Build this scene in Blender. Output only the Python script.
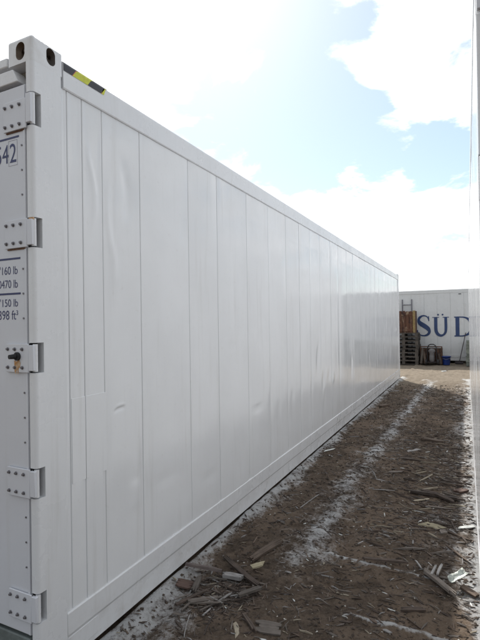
import bpy, bmesh, math, random
import numpy as np
from mathutils import Vector, Matrix

for o in list(bpy.data.objects):
    bpy.data.objects.remove(o, do_unlink=True)
S = bpy.context.scene
COL = S.collection
PI = math.pi
rad = math.radians

# ------------------------------------------------------------------ camera, world, sun, exposure
cam_d = bpy.data.cameras.new('camera')
cam = bpy.data.objects.new('camera', cam_d)
COL.objects.link(cam)
YAW, PITCH, ROLL = 0.4562, 0.0066, -0.0149
F_PX = 463.27
cam_d.sensor_fit = 'AUTO'
cam_d.sensor_width = 36.0
cam_d.lens = F_PX / 640 * 36.0
cam_d.clip_start = 0.004
cam_d.clip_end = 3000
cy_, sy_ = math.cos(YAW), math.sin(YAW)
r_ = Vector((cy_, sy_, 0)); f_ = Vector((-sy_, cy_, 0)); up_ = Vector((0, 0, 1))
fw = f_ * math.cos(PITCH) + up_ * math.sin(PITCH)
u2 = up_ * math.cos(PITCH) - f_ * math.sin(PITCH)
r3 = r_ * math.cos(ROLL) + u2 * math.sin(ROLL)
u3 = u2 * math.cos(ROLL) - r_ * math.sin(ROLL)
M = Matrix((r3, u3, -fw)).transposed().to_4x4()
M.translation = Vector((1.7112, -1.4351, 1.5962))
cam.matrix_world = M
S.camera = cam

SUN_EL = rad(43.5)
SUN_AZ = rad(-32.5)            # measured from +Y, clockwise
sun_dir = Vector((math.sin(SUN_AZ) * math.cos(SUN_EL), math.cos(SUN_AZ) * math.cos(SUN_EL), math.sin(SUN_EL)))
ld = bpy.data.lights.new('sun', 'SUN')
ld.energy = 3.0
ld.angle = rad(0.6)
ld.color = (1.0, 0.955, 0.88)
sun = bpy.data.objects.new('sun', ld)
COL.objects.link(sun)
sun.rotation_euler = sun_dir.to_track_quat('Z', 'Y').to_euler()
sun.location = (-10, 20, 20)

S.view_settings.view_transform = 'Standard'
S.view_settings.look = 'None'
S.view_settings.gamma = 1
S.view_settings.exposure = 0.95
S.render.engine = 'CYCLES'
S.cycles.max_bounces = 8
S.cycles.diffuse_bounces = 5
S.cycles.glossy_bounces = 5
S.cycles.caustics_reflective = False
S.cycles.sample_clamp_indirect = 4.0

W = bpy.data.worlds.new('World')
S.world = W
W.use_nodes = True
nt = W.node_tree
nt.nodes.clear()


class NT:
    """tiny helper round a node tree"""
    def __init__(self, tree):
        self.t = tree

    def n(self, typ, **kw):
        nd = self.t.nodes.new(typ)
        for k, v in kw.items():
            if k == 'ins':
                for kk, vv in v.items():
                    s = nd.inputs[kk]
                    if isinstance(vv, bpy.types.NodeSocket):
                        self.t.links.new(vv, s)
                    else:
                        s.default_value = vv
            else:
                setattr(nd, k, v)
        return nd

    def math(self, op, a, b=None, clamp=False):
        nd = self.n('ShaderNodeMath', operation=op, use_clamp=clamp)
        for i, v in enumerate((a, b)):
            if v is None:
                continue
            if isinstance(v, bpy.types.NodeSocket):
                self.t.links.new(v, nd.inputs[i])
            else:
                nd.inputs[i].default_value = v
        return nd.outputs[0]

    def maprange(self, v, a, b, c=0.0, d=1.0, smooth=True):
        nd = self.n('ShaderNodeMapRange', interpolation_type='SMOOTHSTEP' if smooth else 'LINEAR')
        self.t.links.new(v, nd.inputs[0])
        for i, x in enumerate((a, b, c, d)):
            nd.inputs[i + 1].default_value = x
        return nd.outputs[0]

    def mix(self, fac, a, b):
        nd = self.n('ShaderNodeMix', data_type='RGBA')
        for sock, v in ((nd.inputs[0], fac), (nd.inputs[6], a), (nd.inputs[7], b)):
            if isinstance(v, bpy.types.NodeSocket):
                self.t.links.new(v, sock)
            elif sock is nd.inputs[0]:
                sock.default_value = v
            else:
                sock.default_value = tuple(v) + ((1,) if len(v) == 3 else ())
        return nd.outputs[2]

    def noise(self, vec, scale, detail=4, rough=0.55, dist=0.0):
        nd = self.n('ShaderNodeTexNoise', ins={'Scale': scale, 'Detail': detail, 'Roughness': rough, 'Distortion': dist})
        if vec is not None:
            self.t.links.new(vec, nd.inputs['Vector'])
        return nd.outputs['Fac']

    def mapping(self, vec, scale=(1, 1, 1), loc=(0, 0, 0), rot=(0, 0, 0)):
        nd = self.n('ShaderNodeMapping', ins={'Scale': scale, 'Location': loc, 'Rotation': rot})
        self.t.links.new(vec, nd.inputs['Vector'])
        return nd.outputs[0]


w = NT(nt)
tc = w.n('ShaderNodeTexCoord').outputs['Generated']
sky = w.n('ShaderNodeTexSky', sky_type='NISHITA', sun_disc=False)
sky.sun_elevation = SUN_EL
sky.sun_rotation = SUN_AZ
sky.air_density = 1.0
sky.dust_density = 0.5
skyc = w.n('ShaderNodeVectorMath', operation='SCALE', ins={0: sky.outputs[0]})
skyc.inputs['Scale'].default_value = 0.062
# cloud layer: the direction projected on a plane overhead
sep = w.n('ShaderNodeSeparateXYZ', ins={0: tc})
zz = w.math('ADD', w.math('MAXIMUM', sep.outputs[2], 0.0), 0.22)
comb = w.n('ShaderNodeCombineXYZ', ins={0: w.math('DIVIDE', sep.outputs[0], zz), 1: w.math('DIVIDE', sep.outputs[1], zz), 2: 0.0})
cn = w.noise(comb.outputs[0], 3.2, 10, 0.60, 0.35)
cn2 = w.noise(comb.outputs[0], 0.55, 2, 0.5, 0.0)
cov = w.math('ADD', w.math('MULTIPLY', cn, 1.75), w.math('MULTIPLY', cn2, 0.35))
cov = w.math('ADD', cov, -0.44)
def blob(d, r0, r1, amt):
    global cov
    dd = Vector(d).normalized()
    dot = w.n('ShaderNodeVectorMath', operation='DOT_PRODUCT', ins={0: tc, 1: dd})
    m = w.maprange(dot.outputs['Value'], math.cos(r1), math.cos(r0), 0.0, amt)
    cov = w.math('ADD', cov, m)
blob((-0.335, 0.829, 0.449), 0.06, 0.28, -0.36)    # the broad opening in the middle of the view
blob((-0.237, 0.908, 0.345), 0.03, 0.15, -0.26)
blob((-0.112, 0.946, 0.305), 0.02, 0.10, -0.30)    # its tail towards the right
blob((-0.035, 0.955, 0.294), 0.02, 0.08, -0.24)
blob((-0.071, 0.897, 0.436), 0.03, 0.15, 0.10)     # the broken bank above the tail
blob((-0.130, 0.840, 0.525), 0.04, 0.16, 0.10)
blob((-0.180, 0.968, 0.176), 0.06, 0.20, 0.24)     # the low bank over the far container
blob((-0.430, 0.860, 0.290), 0.03, 0.13, 0.22)
blob((-0.620, 0.600, 0.550), 0.10, 0.36, 0.30)     # thin bright cloud in front of the sun
mask = w.maprange(cov, 0.42, 0.66)
dotS = w.n('ShaderNodeVectorMath', operation='DOT_PRODUCT', ins={0: tc, 1: sun_dir})
glow = w.maprange(dotS.outputs['Value'], -0.1, 1.0, 0.0, 1.0)
cshade = w.noise(comb.outputs[0], 4.5, 6, 0.6, 0.4)
cbr = w.math('ADD', w.maprange(cshade, 0.35, 0.65, 0.24, 0.52), w.math('MULTIPLY', glow, 0.45))
ccol = w.n('ShaderNodeVectorMath', operation='SCALE', ins={0: (0.98, 0.99, 1.0)})
nt.links.new(cbr, ccol.inputs['Scale'])
lift = w.n('ShaderNodeVectorMath', operation='ADD', ins={0: skyc.outputs[0], 1: (0.140, 0.160, 0.155)})
skm = w.mix(mask, lift.outputs[0], ccol.outputs[0])
bg = w.n('ShaderNodeBackground', ins={'Color': skm, 'Strength': 1.0})
nt.links.new(bg.outputs[0], w.n('ShaderNodeOutputWorld').inputs[0])


# ------------------------------------------------------------------ materials
def new_mat(name):
    m = bpy.data.materials.new(name)
    m.use_nodes = True
    t = NT(m.node_tree)
    b = m.node_tree.nodes['Principled BSDF']
    return m, t, b


def L(t, a, b):
    t.t.links.new(a, b)


def paint(name, base, rough=0.22, dirt=0.10, bump=0.06, wave=0.0, coat=0.0):
    m, t, b = new_mat(name)
    obj = t.n('ShaderNodeTexCoord').outputs['Object']
    big = t.noise(obj, 1.6, 4, 0.6)
    fine = t.noise(obj, 26, 5, 0.65)
    streak = t.noise(t.mapping(obj, (14, 14, 0.9)), 1.0, 5, 0.65)
    c0 = Vector(base)
    d1 = t.mix(t.maprange(big, 0.35, 0.7), c0 * 0.97, c0 * 1.02)
    d2 = t.mix(t.math('MULTIPLY', t.maprange(streak, 0.52, 0.8), dirt * 2.2), d1, Vector((0.45, 0.44, 0.42)))
    d3 = t.mix(t.math('MULTIPLY', t.maprange(fine, 0.60, 0.75), dirt), d2, Vector((0.40, 0.37, 0.33)))
    # soil thrown up on the lowest hand's breadth
    z = t.n('ShaderNodeSeparateXYZ', ins={0: obj}).outputs[2]
    low = t.math('MULTIPLY', t.maprange(z, 0.30, 0.02), t.maprange(t.noise(obj, 9, 6, 0.7), 0.42, 0.72))
    d4 = t.mix(t.math('MULTIPLY', low, 0.22), d3, Vector((0.30, 0.26, 0.22)))
    L(t, d4, b.inputs['Base Color'])
    L(t, t.math('ADD', rough - 0.05, t.math('MULTIPLY', t.maprange(t.noise(obj, 3.5, 5, 0.6), 0.3, 0.75), 0.14)), b.inputs['Roughness'])
    bp = t.n('ShaderNodeBump', ins={'Strength': bump, 'Distance': 0.01})
    hh = t.math('ADD', t.math('MULTIPLY', t.noise(t.mapping(obj, (40, 40, 7)), 1.0, 3, 0.5), 0.6), t.math('MULTIPLY', t.noise(obj, 6, 3, 0.5), 1.2))
    L(t, hh, bp.inputs['Height'])
    L(t, bp.outputs[0], b.inputs['Normal'])
    b.inputs['Specular IOR Level'].default_value = 0.5
    if coat:
        b.inputs['Coat Weight'].default_value = coat
        b.inputs['Coat Roughness'].default_value = 0.08
    return m


def plain(name, col, rough=0.6, var=0.25, scale=12, bump=0.3, metal=0.0, col2=None, dist=0.004):
    m, t, b = new_mat(name)
    obj = t.n('ShaderNodeTexCoord').outputs['Object']
    n1 = t.noise(obj, scale, 5, 0.65)
    c = Vector(col)
    c2 = Vector(col2) if col2 else c * (1 - var)
    L(t, t.mix(t.maprange(n1, 0.35, 0.65), c, c2), b.inputs['Base Color'])
    b.inputs['Roughness'].default_value = rough
    b.inputs['Metallic'].default_value = metal
    bp = t.n('ShaderNodeBump', ins={'Strength': bump, 'Distance': dist})
    L(t, t.noise(obj, scale * 3, 5, 0.6), bp.inputs['Height'])
    L(t, bp.outputs[0], b.inputs['Normal'])
    return m


def wood(name, c1, c2, rough=0.85):
    m, t, b = new_mat(name)
    tcn = t.n('ShaderNodeTexCoord').outputs['Object']
    oi = t.n('ShaderNodeObjectInfo').outputs['Random']
    off = t.n('ShaderNodeCombineXYZ', ins={0: t.math('MULTIPLY', oi, 37.0), 1: t.math('MULTIPLY', oi, 11.0), 2: 0.0})
    v = t.n('ShaderNodeVectorMath', operation='ADD', ins={0: tcn, 1: off.outputs[0]}).outputs[0]
    g = t.noise(t.mapping(v, (7, 90, 90)), 1.0, 5, 0.65)
    bl = t.noise(v, 16, 4, 0.6)
    f = t.math('ADD', t.math('MULTIPLY', t.maprange(g, 0.3, 0.7), 0.6), t.math('MULTIPLY', t.maprange(bl, 0.35, 0.65), 0.4))
    base = t.mix(f, c1, c2)
    hsv = t.n('ShaderNodeHueSaturation', ins={'Color': base})
    L(t, t.math('ADD', 0.7, t.math('MULTIPLY', oi, 0.6)), hsv.inputs['Value'])
    L(t, hsv.outputs[0], b.inputs['Base Color'])
    b.inputs['Roughness'].default_value = rough
    bp = t.n('ShaderNodeBump', ins={'Strength': 0.45, 'Distance': 0.002})
    L(t, g, bp.inputs['Height'])
    L(t, bp.outputs[0], b.inputs['Normal'])
    return m


M_WHITE = paint('white_paint', (0.70, 0.713, 0.735), 0.12, 0.11, 0.05)
M_FRAME = paint('white_frame_paint', (0.675, 0.688, 0.712), 0.28, 0.14, 0.10)
M_DOOR = paint('door_paint', (0.585, 0.60, 0.645), 0.33, 0.10, 0.06)
M_FAR = paint('aged_white_paint', (0.60, 0.615, 0.63), 0.30, 0.18, 0.06)
M_DARK = plain('dark_rubber', (0.018, 0.018, 0.02), 0.7)
M_INNER = plain('bare_steel_inside', (0.10, 0.09, 0.085), 0.7, 0.4, 8, col2=(0.16, 0.12, 0.09))
M_POCKET = plain('dusty_beige_steel', (0.30, 0.27, 0.23), 0.7, 0.3, 9)
M_NAVY = plain('navy_lettering', (0.022, 0.030, 0.115), 0.45, 0.15, 20, 0.05)
M_BLUE_LETTER = plain('blue_lettering', (0.014, 0.045, 0.15), 0.45, 0.2, 4, 0.05)
M_HAIR = plain('thin_print', (0.38, 0.38, 0.44), 0.5)
M_YEL = plain('hazard_yellow', (0.55, 0.58, 0.035), 0.45, 0.2, 30, 0.1)
M_BLK = plain('hazard_black', (0.018, 0.018, 0.026), 0.45, 0.2, 30, 0.1)
M_ORANGE = plain('hazard_edge_red', (0.55, 0.16, 0.07), 0.5)
M_STEEL = plain('zinc_bolt', (0.26, 0.25, 0.27), 0.45, 0.4, 60, 0.2, 0.5)
M_RUST = plain('rust', (0.16, 0.085, 0.05), 0.9, 0.4, 45, 0.6, col2=(0.12, 0.05, 0.025))
M_ORUST = plain('orange_rust', (0.42, 0.20, 0.06), 0.9, 0.4, 45, 0.6, col2=(0.55, 0.40, 0.26))
M_SILL = plain('green_grey_sill', (0.15, 0.175, 0.172), 0.6, 0.3, 14)
M_ROOF = plain('roof_sheet', (0.62, 0.62, 0.62), 0.45, 0.2, 3)


# ------------------------------------------------------------------ mesh helpers
MIR = [False]


class MB:
    """collects geometry; build() makes one mesh object of it"""
    def __init__(self):
        self.v, self.f, self.m, self.sm = [], [], [], []

    def add(self, vs, fs, mi=0, smooth=False):
        b = len(self.v)
        self.v += [tuple(x) for x in vs]
        self.f += [tuple(i + b for i in f) for f in fs]
        self.m += [mi] * len(fs)
        self.sm += [smooth] * len(fs)
        return self

    def box(self, x0, x1, y0, y1, z0, z1, mi=0):
        vs = [(x0, y0, z0), (x1, y0, z0), (x1, y1, z0), (x0, y1, z0), (x0, y0, z1), (x1, y0, z1), (x1, y1, z1), (x0, y1, z1)]
        fs = [(0, 3, 2, 1), (4, 5, 6, 7), (0, 1, 5, 4), (1, 2, 6, 5), (2, 3, 7, 6), (3, 0, 4, 7)]
        return self.add(vs, fs, mi)

    def prism(self, prof, axis, a, b, mi=0, smooth=False):
        """2-D profile (counter-clockwise) swept along an axis from a to b"""
        n = len(prof)
        def P(p, t):
            return {'x': (t, p[0], p[1]), 'y': (p[0], t, p[1]), 'z': (p[0], p[1], t)}[axis]
        vs = [P(p, a) for p in prof] + [P(p, b) for p in prof]
        fs = [(i, (i + 1) % n, n + (i + 1) % n, n + i) for i in range(n)]
        self.add(vs, fs, mi, smooth)
        self.add(vs, [tuple(range(n))[::-1], tuple(range(n, 2 * n))], mi, False)
        return self

    def tube(self, pts, r, n=8, mi=0, cap=True):
        pts = [Vector(p) for p in pts]
        vs, fs = [], []
        for i, p in enumerate(pts):
            d = (pts[min(i + 1, len(pts) - 1)] - pts[max(i - 1, 0)]).normalized()
            a = d.orthogonal().normalized() if i == 0 else (a - d * a.dot(d)).normalized()
            bq = d.cross(a)
            rr = r[i] if isinstance(r, (list, tuple)) else r
            vs += [p + (a * math.cos(2 * PI * k / n) + bq * math.sin(2 * PI * k / n)) * rr for k in range(n)]
        for i in range(len(pts) - 1):
            for k in range(n):
                fs.append((i * n + k, i * n + (k + 1) % n, (i + 1) * n + (k + 1) % n, (i + 1) * n + k))
        self.add(vs, fs, mi, True)
        if cap:
            self.add(vs, [tuple(range(n))[::-1], tuple(range(len(vs) - n, len(vs)))], mi)
        return self

    def mesh(self, name, mats, bevel=0.0, seg=2, fix=True):
        me = bpy.data.meshes.new(name)
        vs = [(-x, y, z) for x, y, z in self.v] if MIR[0] else self.v
        me.from_pydata(vs, [], self.f)
        for mm in (mats if isinstance(mats, (list, tuple)) else [mats]):
            me.materials.append(mm)
        me.polygons.foreach_set('material_index', self.m)
        me.polygons.foreach_set('use_smooth', self.sm)
        if fix or bevel:
            bm = bmesh.new(); bm.from_mesh(me)
            if bevel:
                bmesh.ops.remove_doubles(bm, verts=bm.verts, dist=1e-5)
            if fix:
                bmesh.ops.recalc_face_normals(bm, faces=bm.faces)
            if bevel:
                es = [e for e in bm.edges if len(e.link_faces) == 2 and e.calc_face_angle(0) > 0.6]
                r = bmesh.ops.bevel(bm, geom=es, offset=bevel, segments=seg, affect='EDGES', profile=0.5, clamp_overlap=True)
                for fc in r['faces']:
                    fc.smooth = True
            bm.to_mesh(me); bm.free()
        elif MIR[0]:
            me.flip_normals()
        me.update()
        return me

    def build(self, name, mats, parent=None, bevel=0.0, seg=2, fix=True):
        return link(name, self.mesh(name, mats, bevel, seg, fix), parent)


def link(name, me, parent=None, loc=None):
    o = bpy.data.objects.new(name, me)
    COL.objects.link(o)
    if parent is not None:
        o.parent = parent
    if loc is not None:
        o.location = loc
    return o


def thing(name, label, cat, loc=(0, 0, 0), rz=0.0, group=None):
    o = bpy.data.objects.new(name, None)
    o.empty_display_size = 0.2
    COL.objects.link(o)
    o.location = loc
    o.rotation_euler = (0, 0, rz)
    return tag(o, label, cat, group)


def tag(o, label, cat, group=None):
    o['label'] = label
    o['category'] = cat
    if group:
        o['group'] = group
    return o


def text_mesh(s, x0, x1, z0, z1, y):
    """flat lettering fitted into a box on the plane y, read from -y"""
    cu = bpy.data.curves.new('t', 'FONT')
    cu.body = s
    cu.size = 1.0
    cu.resolution_u = 4
    o = bpy.data.objects.new('t', cu)
    COL.objects.link(o)
    me = bpy.data.meshes.new_from_object(o.evaluated_get(bpy.context.evaluated_depsgraph_get()))
    bpy.data.objects.remove(o); bpy.data.curves.remove(cu)
    vs = np.array([v.co[:] for v in me.vertices])
    a, b = vs[:, 0].min(), vs[:, 0].max()
    c, d = vs[:, 1].min(), vs[:, 1].max()
    mb = MB()
    mb.add([(x0 + (p[0] - a) / (b - a) * (x1 - x0), y, z0 + (p[1] - c) / (d - c) * (z1 - z0)) for p in vs],
           [tuple(p.vertices) for p in me.polygons])
    bpy.data.meshes.remove(me)
    return mb


# lattice noise in numpy, for the ground and the waviness of the sheets
_rng = np.random.RandomState(7)
_perm = _rng.rand(256, 256)


def vnoise(x, y, s, seed=0):
    x = np.asarray(x, float) / s + seed * 17.31; y = np.asarray(y, float) / s + seed * 9.77
    xi = np.floor(x).astype(int); yi = np.floor(y).astype(int)
    fx = x - xi; fy = y - yi
    fx = fx * fx * (3 - 2 * fx); fy = fy * fy * (3 - 2 * fy)
    P = lambda i, j: _perm[i % 256, j % 256]
    return ((P(xi, yi) * (1 - fx) + P(xi + 1, yi) * fx) * (1 - fy) + (P(xi, yi + 1) * (1 - fx) + P(xi + 1, yi + 1) * fx) * fy) * 2 - 1


def sstep(v, a, b):
    t = np.clip((v - a) / (b - a), 0, 1)
    return t * t * (3 - 2 * t)


# ------------------------------------------------------------------ ground
def ground_h(x, y):
    x = np.asarray(x, float); y = np.asarray(y, float)
    near = 1 - sstep(y, 14, 22)
    h = -0.030 + 0.018 * vnoise(x, y, 0.9, 1) + 0.012 * vnoise(x, y, 0.33, 2) + 0.008 * vnoise(x, y, 0.13, 3)
    fine = 0.0085 * vnoise(x, y, 0.06, 4) + 0.0065 * vnoise(x, y, 0.030, 5)
    h = h + fine * (0.5 + 0.5 * sstep(vnoise(x, y, 0.5, 6), -0.5, 0.6))
    # a low ridge along the track and two shallow ridges across it
    h = h + 0.015 * np.exp(-((x - 0.66) / 0.09) ** 2)
    h = h + 0.014 * np.exp(-((y - (1.74 - 0.12 * (x - 0.8))) / 0.030) ** 2) * sstep(x, 0.75, 0.9)
    h = h + 0.010 * np.exp(-((y - (1.15 - 0.03 * (x - 1.1))) / 0.022) ** 2) * sstep(x, 1.0, 1.15)
    # ruts beyond the far end of the left container
    h = h - 0.025 * np.exp(-((y - 12.9 - 0.1 * x) / 0.16) ** 2) + 0.015 * np.exp(-((y - 13.4 - 0.1 * x) / 0.2) ** 2)
    h = h * (0.35 + 0.65 * near)
    # settled low under the steel rails
    bank = -0.011 + 0.012 * vnoise(x * 0, y, 0.42, 31) + 0.004 * vnoise(x, y, 0.06, 32)
    kk = 1 - sstep(x, 0.02, 0.13)
    h = h * (1 - kk) + np.minimum(bank, 0.0) * kk
    h = np.where(x < 0.0, h - 0.03 * sstep(-x, -.001, .035), h)
    h = np.where((x > 1.74) & (y < 12.3), np.minimum(h, -0.012), h)
    far = sstep(np.hypot(x, y - 8), 25, 60)
    return h * (1 - far) - 0.03 * far


def axis(segs):
    out = []
    for a, b, s in segs:
        n = max(1, int(round((b - a) / s)))
        out += list(np.linspace(a, b, n, endpoint=False))
    out.append(segs[-1][1])
    return np.array(out)


gx = axis([(-900, -100, 100), (-100, -20, 10), (-20, -4, 1.0), (-4, -0.2, 0.19), (-0.2, 1.95, 0.0125), (1.95, 6, 0.2), (6, 20, 1.0), (20, 100, 10), (100, 900, 100)])
gy = axis([(-900, -100, 100), (-100, -10, 10), (-10, -0.2, 0.3), (-0.2, 3.6, 0.011), (3.6, 7.5, 0.022), (7.5, 13, 0.04), (13, 18, 0.07), (18, 30, 0.6), (30, 100, 7), (100, 900, 100)])
X, Y = np.meshgrid(gx, gy)
Z = ground_h(X, Y)
nx, ny = len(gx), len(gy)
co = np.stack([X.ravel(), Y.ravel(), Z.ravel()], 1)
ii = (np.arange(ny - 1)[:, None] * nx + np.arange(nx - 1)[None, :]).ravel()
quads = np.stack([ii, ii + 1, ii + 1 + nx, ii + nx], 1)
gme = bpy.data.meshes.new('ground')
gme.vertices.add(len(co)); gme.vertices.foreach_set('co', co.ravel())
gme.loops.add(quads.size); gme.loops.foreach_set('vertex_index', quads.ravel().astype(np.int32))
gme.polygons.add(len(quads))
gme.polygons.foreach_set('loop_start', (np.arange(len(quads)) * 4).astype(np.int32))
gme.polygons.foreach_set('loop_total', np.full(len(quads), 4, np.int32))
gme.polygons.foreach_set('use_smooth', np.ones(len(quads), bool))
gme.update(calc_edges=True)
# where the paint sprayed on the containers has settled on the soil
xs, ys = X.ravel(), Y.ravel()
inside = (ys > -0.4) & (ys < 12.6)
wob = vnoise(xs, ys, 0.5, 11)
spray = np.zeros(len(xs))
lw = 0.115 + 0.075 * wob + 0.15 * np.exp(-((ys - 0.55) / 0.45) ** 2)
spray = np.maximum(spray, 1.05 * np.exp(-(np.maximum(xs, 0) / np.maximum(lw, .05)) ** 2) * inside * sstep(xs, -.02, .008))
rw = (0.16 + 0.13 * vnoise(xs, ys, 0.45, 12)) * (0.35 + 0.65 * sstep(ys, 1.2, 1.9))
spray = np.maximum(spray, 1.0 * np.exp(-(np.maximum(1.75 - xs, 0) / np.maximum(rw, .05)) ** 2) * inside)
tx = np.interp(ys, [0.9, 1.6, 1.85, 2.5, 3.3, 4.2, 6.5, 10.4, 12], [0.60, 0.665, 0.67, 0.665, 0.615, 0.656, 0.69, 0.80, 0.85])
tw = 0.115 + 0.04 * vnoise(ys * 1.0, xs * 0, 0.35, 13) + 0.03 * np.exp(-((ys - 1.75) / 0.2) ** 2)
spray = np.maximum(spray, (0.80 + 0.25 * vnoise(xs, ys, 0.4, 14)) * np.exp(-((xs - tx) / tw) ** 2) * sstep(ys, 1.2, 1.7) * (1 - sstep(ys, 11.5, 12.5)))
l1 = np.exp(-((ys - (1.745 - 0.10 * (xs - 0.8))) / 0.022) ** 2) * sstep(xs, 0.68, 0.8) * (1 - sstep(xs, 1.5, 1.6))
l2 = np.exp(-((ys - (1.148 - 0.03 * (xs - 1.1))) / 0.016) ** 2) * sstep(xs, 1.08, 1.15) * (1 - sstep(xs, 1.62, 1.72))
l6 = np.exp(-((xs - tx) / .26) ** 2) * sstep(ys, 1.2, 1.8) * (1 - sstep(ys, 10, 12)) * .36
l7 = np.exp(-((xs - 1.62) / .22) ** 2) * sstep(ys, 1.4, 2.2) * (1 - sstep(ys, 11, 12.4)) * .42
l5 = np.exp(-((xs - .72) / .16) ** 2 - ((ys - 1.74) / .17) ** 2)
l3 = np.exp(-((ys - 12.2 - 0.35 * (xs - .77)) / 0.07) ** 2) * sstep(xs, 0.5, 0.62) * (1 - sstep(xs, 0.9, 1.05))
l4 = np.exp(-((ys - 2.75) / 0.35) ** 2) * np.exp(-((xs - 1.55) / 0.35) ** 2) * 0.35
for l_, k_ in ((l1, 1.1), (l2, 1.0), (l3, 0.7), (l4, 1.0), (l5, 0.80), (l6, 1.0), (l7, 1.0)):
    spray = np.maximum(spray, l_ * k_)
at = gme.attributes.new('overspray', 'FLOAT', 'POINT')
at.data.foreach_set('value', spray.astype(np.float32))
dry = np.maximum(sstep(ys + 0.8 * vnoise(xs, ys, 1.1, 15), 9.0, 12.0), sstep(np.abs(xs - 0.87), 2.6, 4.5))  # lighter soil from about the shadow edge on: sunlight painted into the colour
at = gme.attributes.new('dry', 'FLOAT', 'POINT')  # mask of the painted sunlight, not of dry soil
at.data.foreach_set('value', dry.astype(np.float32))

m, t, b = new_mat('soil')
obj = t.n('ShaderNodeTexCoord').outputs['Object']
n_big = t.noise(obj, 1.3, 4, 0.6)
n_mid = t.noise(obj, 9, 6, 0.7)
n_fine = t.noise(obj, 60, 6, 0.75)
n_grit = t.noise(obj, 230, 3, 0.7)
c = t.mix(t.maprange(n_mid, 0.34, 0.66), (0.068, 0.050, 0.037), (0.142, 0.106, 0.079))
c = t.mix(t.math('MULTIPLY', t.maprange(n_big, 0.44, 0.62), 0.6), c, (0.205, 0.152, 0.112))
n_lump = t.noise(obj, 26, 5, 0.7)
c = t.mix(t.math('MULTIPLY', t.maprange(n_lump, 0.56, 0.70), 0.5), c, (0.20, 0.165, 0.135))
c = t.mix(t.math('MULTIPLY', t.maprange(n_fine, 0.54, 0.70), 0.55), c, (0.19, 0.16, 0.135))
c = t.mix(t.math('MULTIPLY', t.maprange(n_fine, 0.47, 0.33), 0.7), c, (0.022, 0.017, 0.014))
sunlit_fac = t.n('ShaderNodeAttribute', attribute_name='dry').outputs['Fac']  # 'dry' holds the painted sunlight mask
sunlit_mix = t.mix(t.maprange(n_mid, 0.3, 0.7), (0.165, 0.134, 0.100), (0.26, 0.22, 0.17))
c = t.mix(t.math('MULTIPLY', sunlit_fac, 0.85), c, sunlit_mix)  # painted sunlight: tan replaces the darker alley tone past the shadow edge
spr = t.n('ShaderNodeAttribute', attribute_name='overspray').outputs['Fac']
n_blot = t.noise(obj, 4.5, 5, 0.65)
sp = t.math('ADD', spr, t.math('MULTIPLY', t.math('SUBTRACT', n_fine, 0.5), 1.7))
sp = t.math('ADD', sp, t.math('MULTIPLY', t.math('SUBTRACT', n_mid, 0.5), 1.5))
sp = t.math('ADD', sp, t.math('MULTIPLY', t.math('SUBTRACT', n_blot, 0.5), 1.6))
sp = t.math('MULTIPLY', t.maprange(sp, 0.22, 1.25), t.maprange(spr, 0.02, 0.25))
c = t.mix(t.math('MULTIPLY', sp, 0.72), c, (0.60, 0.62, 0.64))
L(t, c, b.inputs['Base Color'])
b.inputs['Roughness'].default_value = 0.95
b.inputs['Specular IOR Level'].default_value = 0.25
bp = t.n('ShaderNodeBump', ins={'Strength': 1.0, 'Distance': 0.02})
L(t, t.math('ADD', t.math('MULTIPLY', n_fine, 0.7), t.math('MULTIPLY', n_grit, 0.35)), bp.inputs['Height'])
L(t, bp.outputs[0], b.inputs['Normal'])
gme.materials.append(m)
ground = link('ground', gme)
ground['kind'] = 'structure'
ground['label'] = 'dark brown trampled soil with white overspray along the containers'


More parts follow.
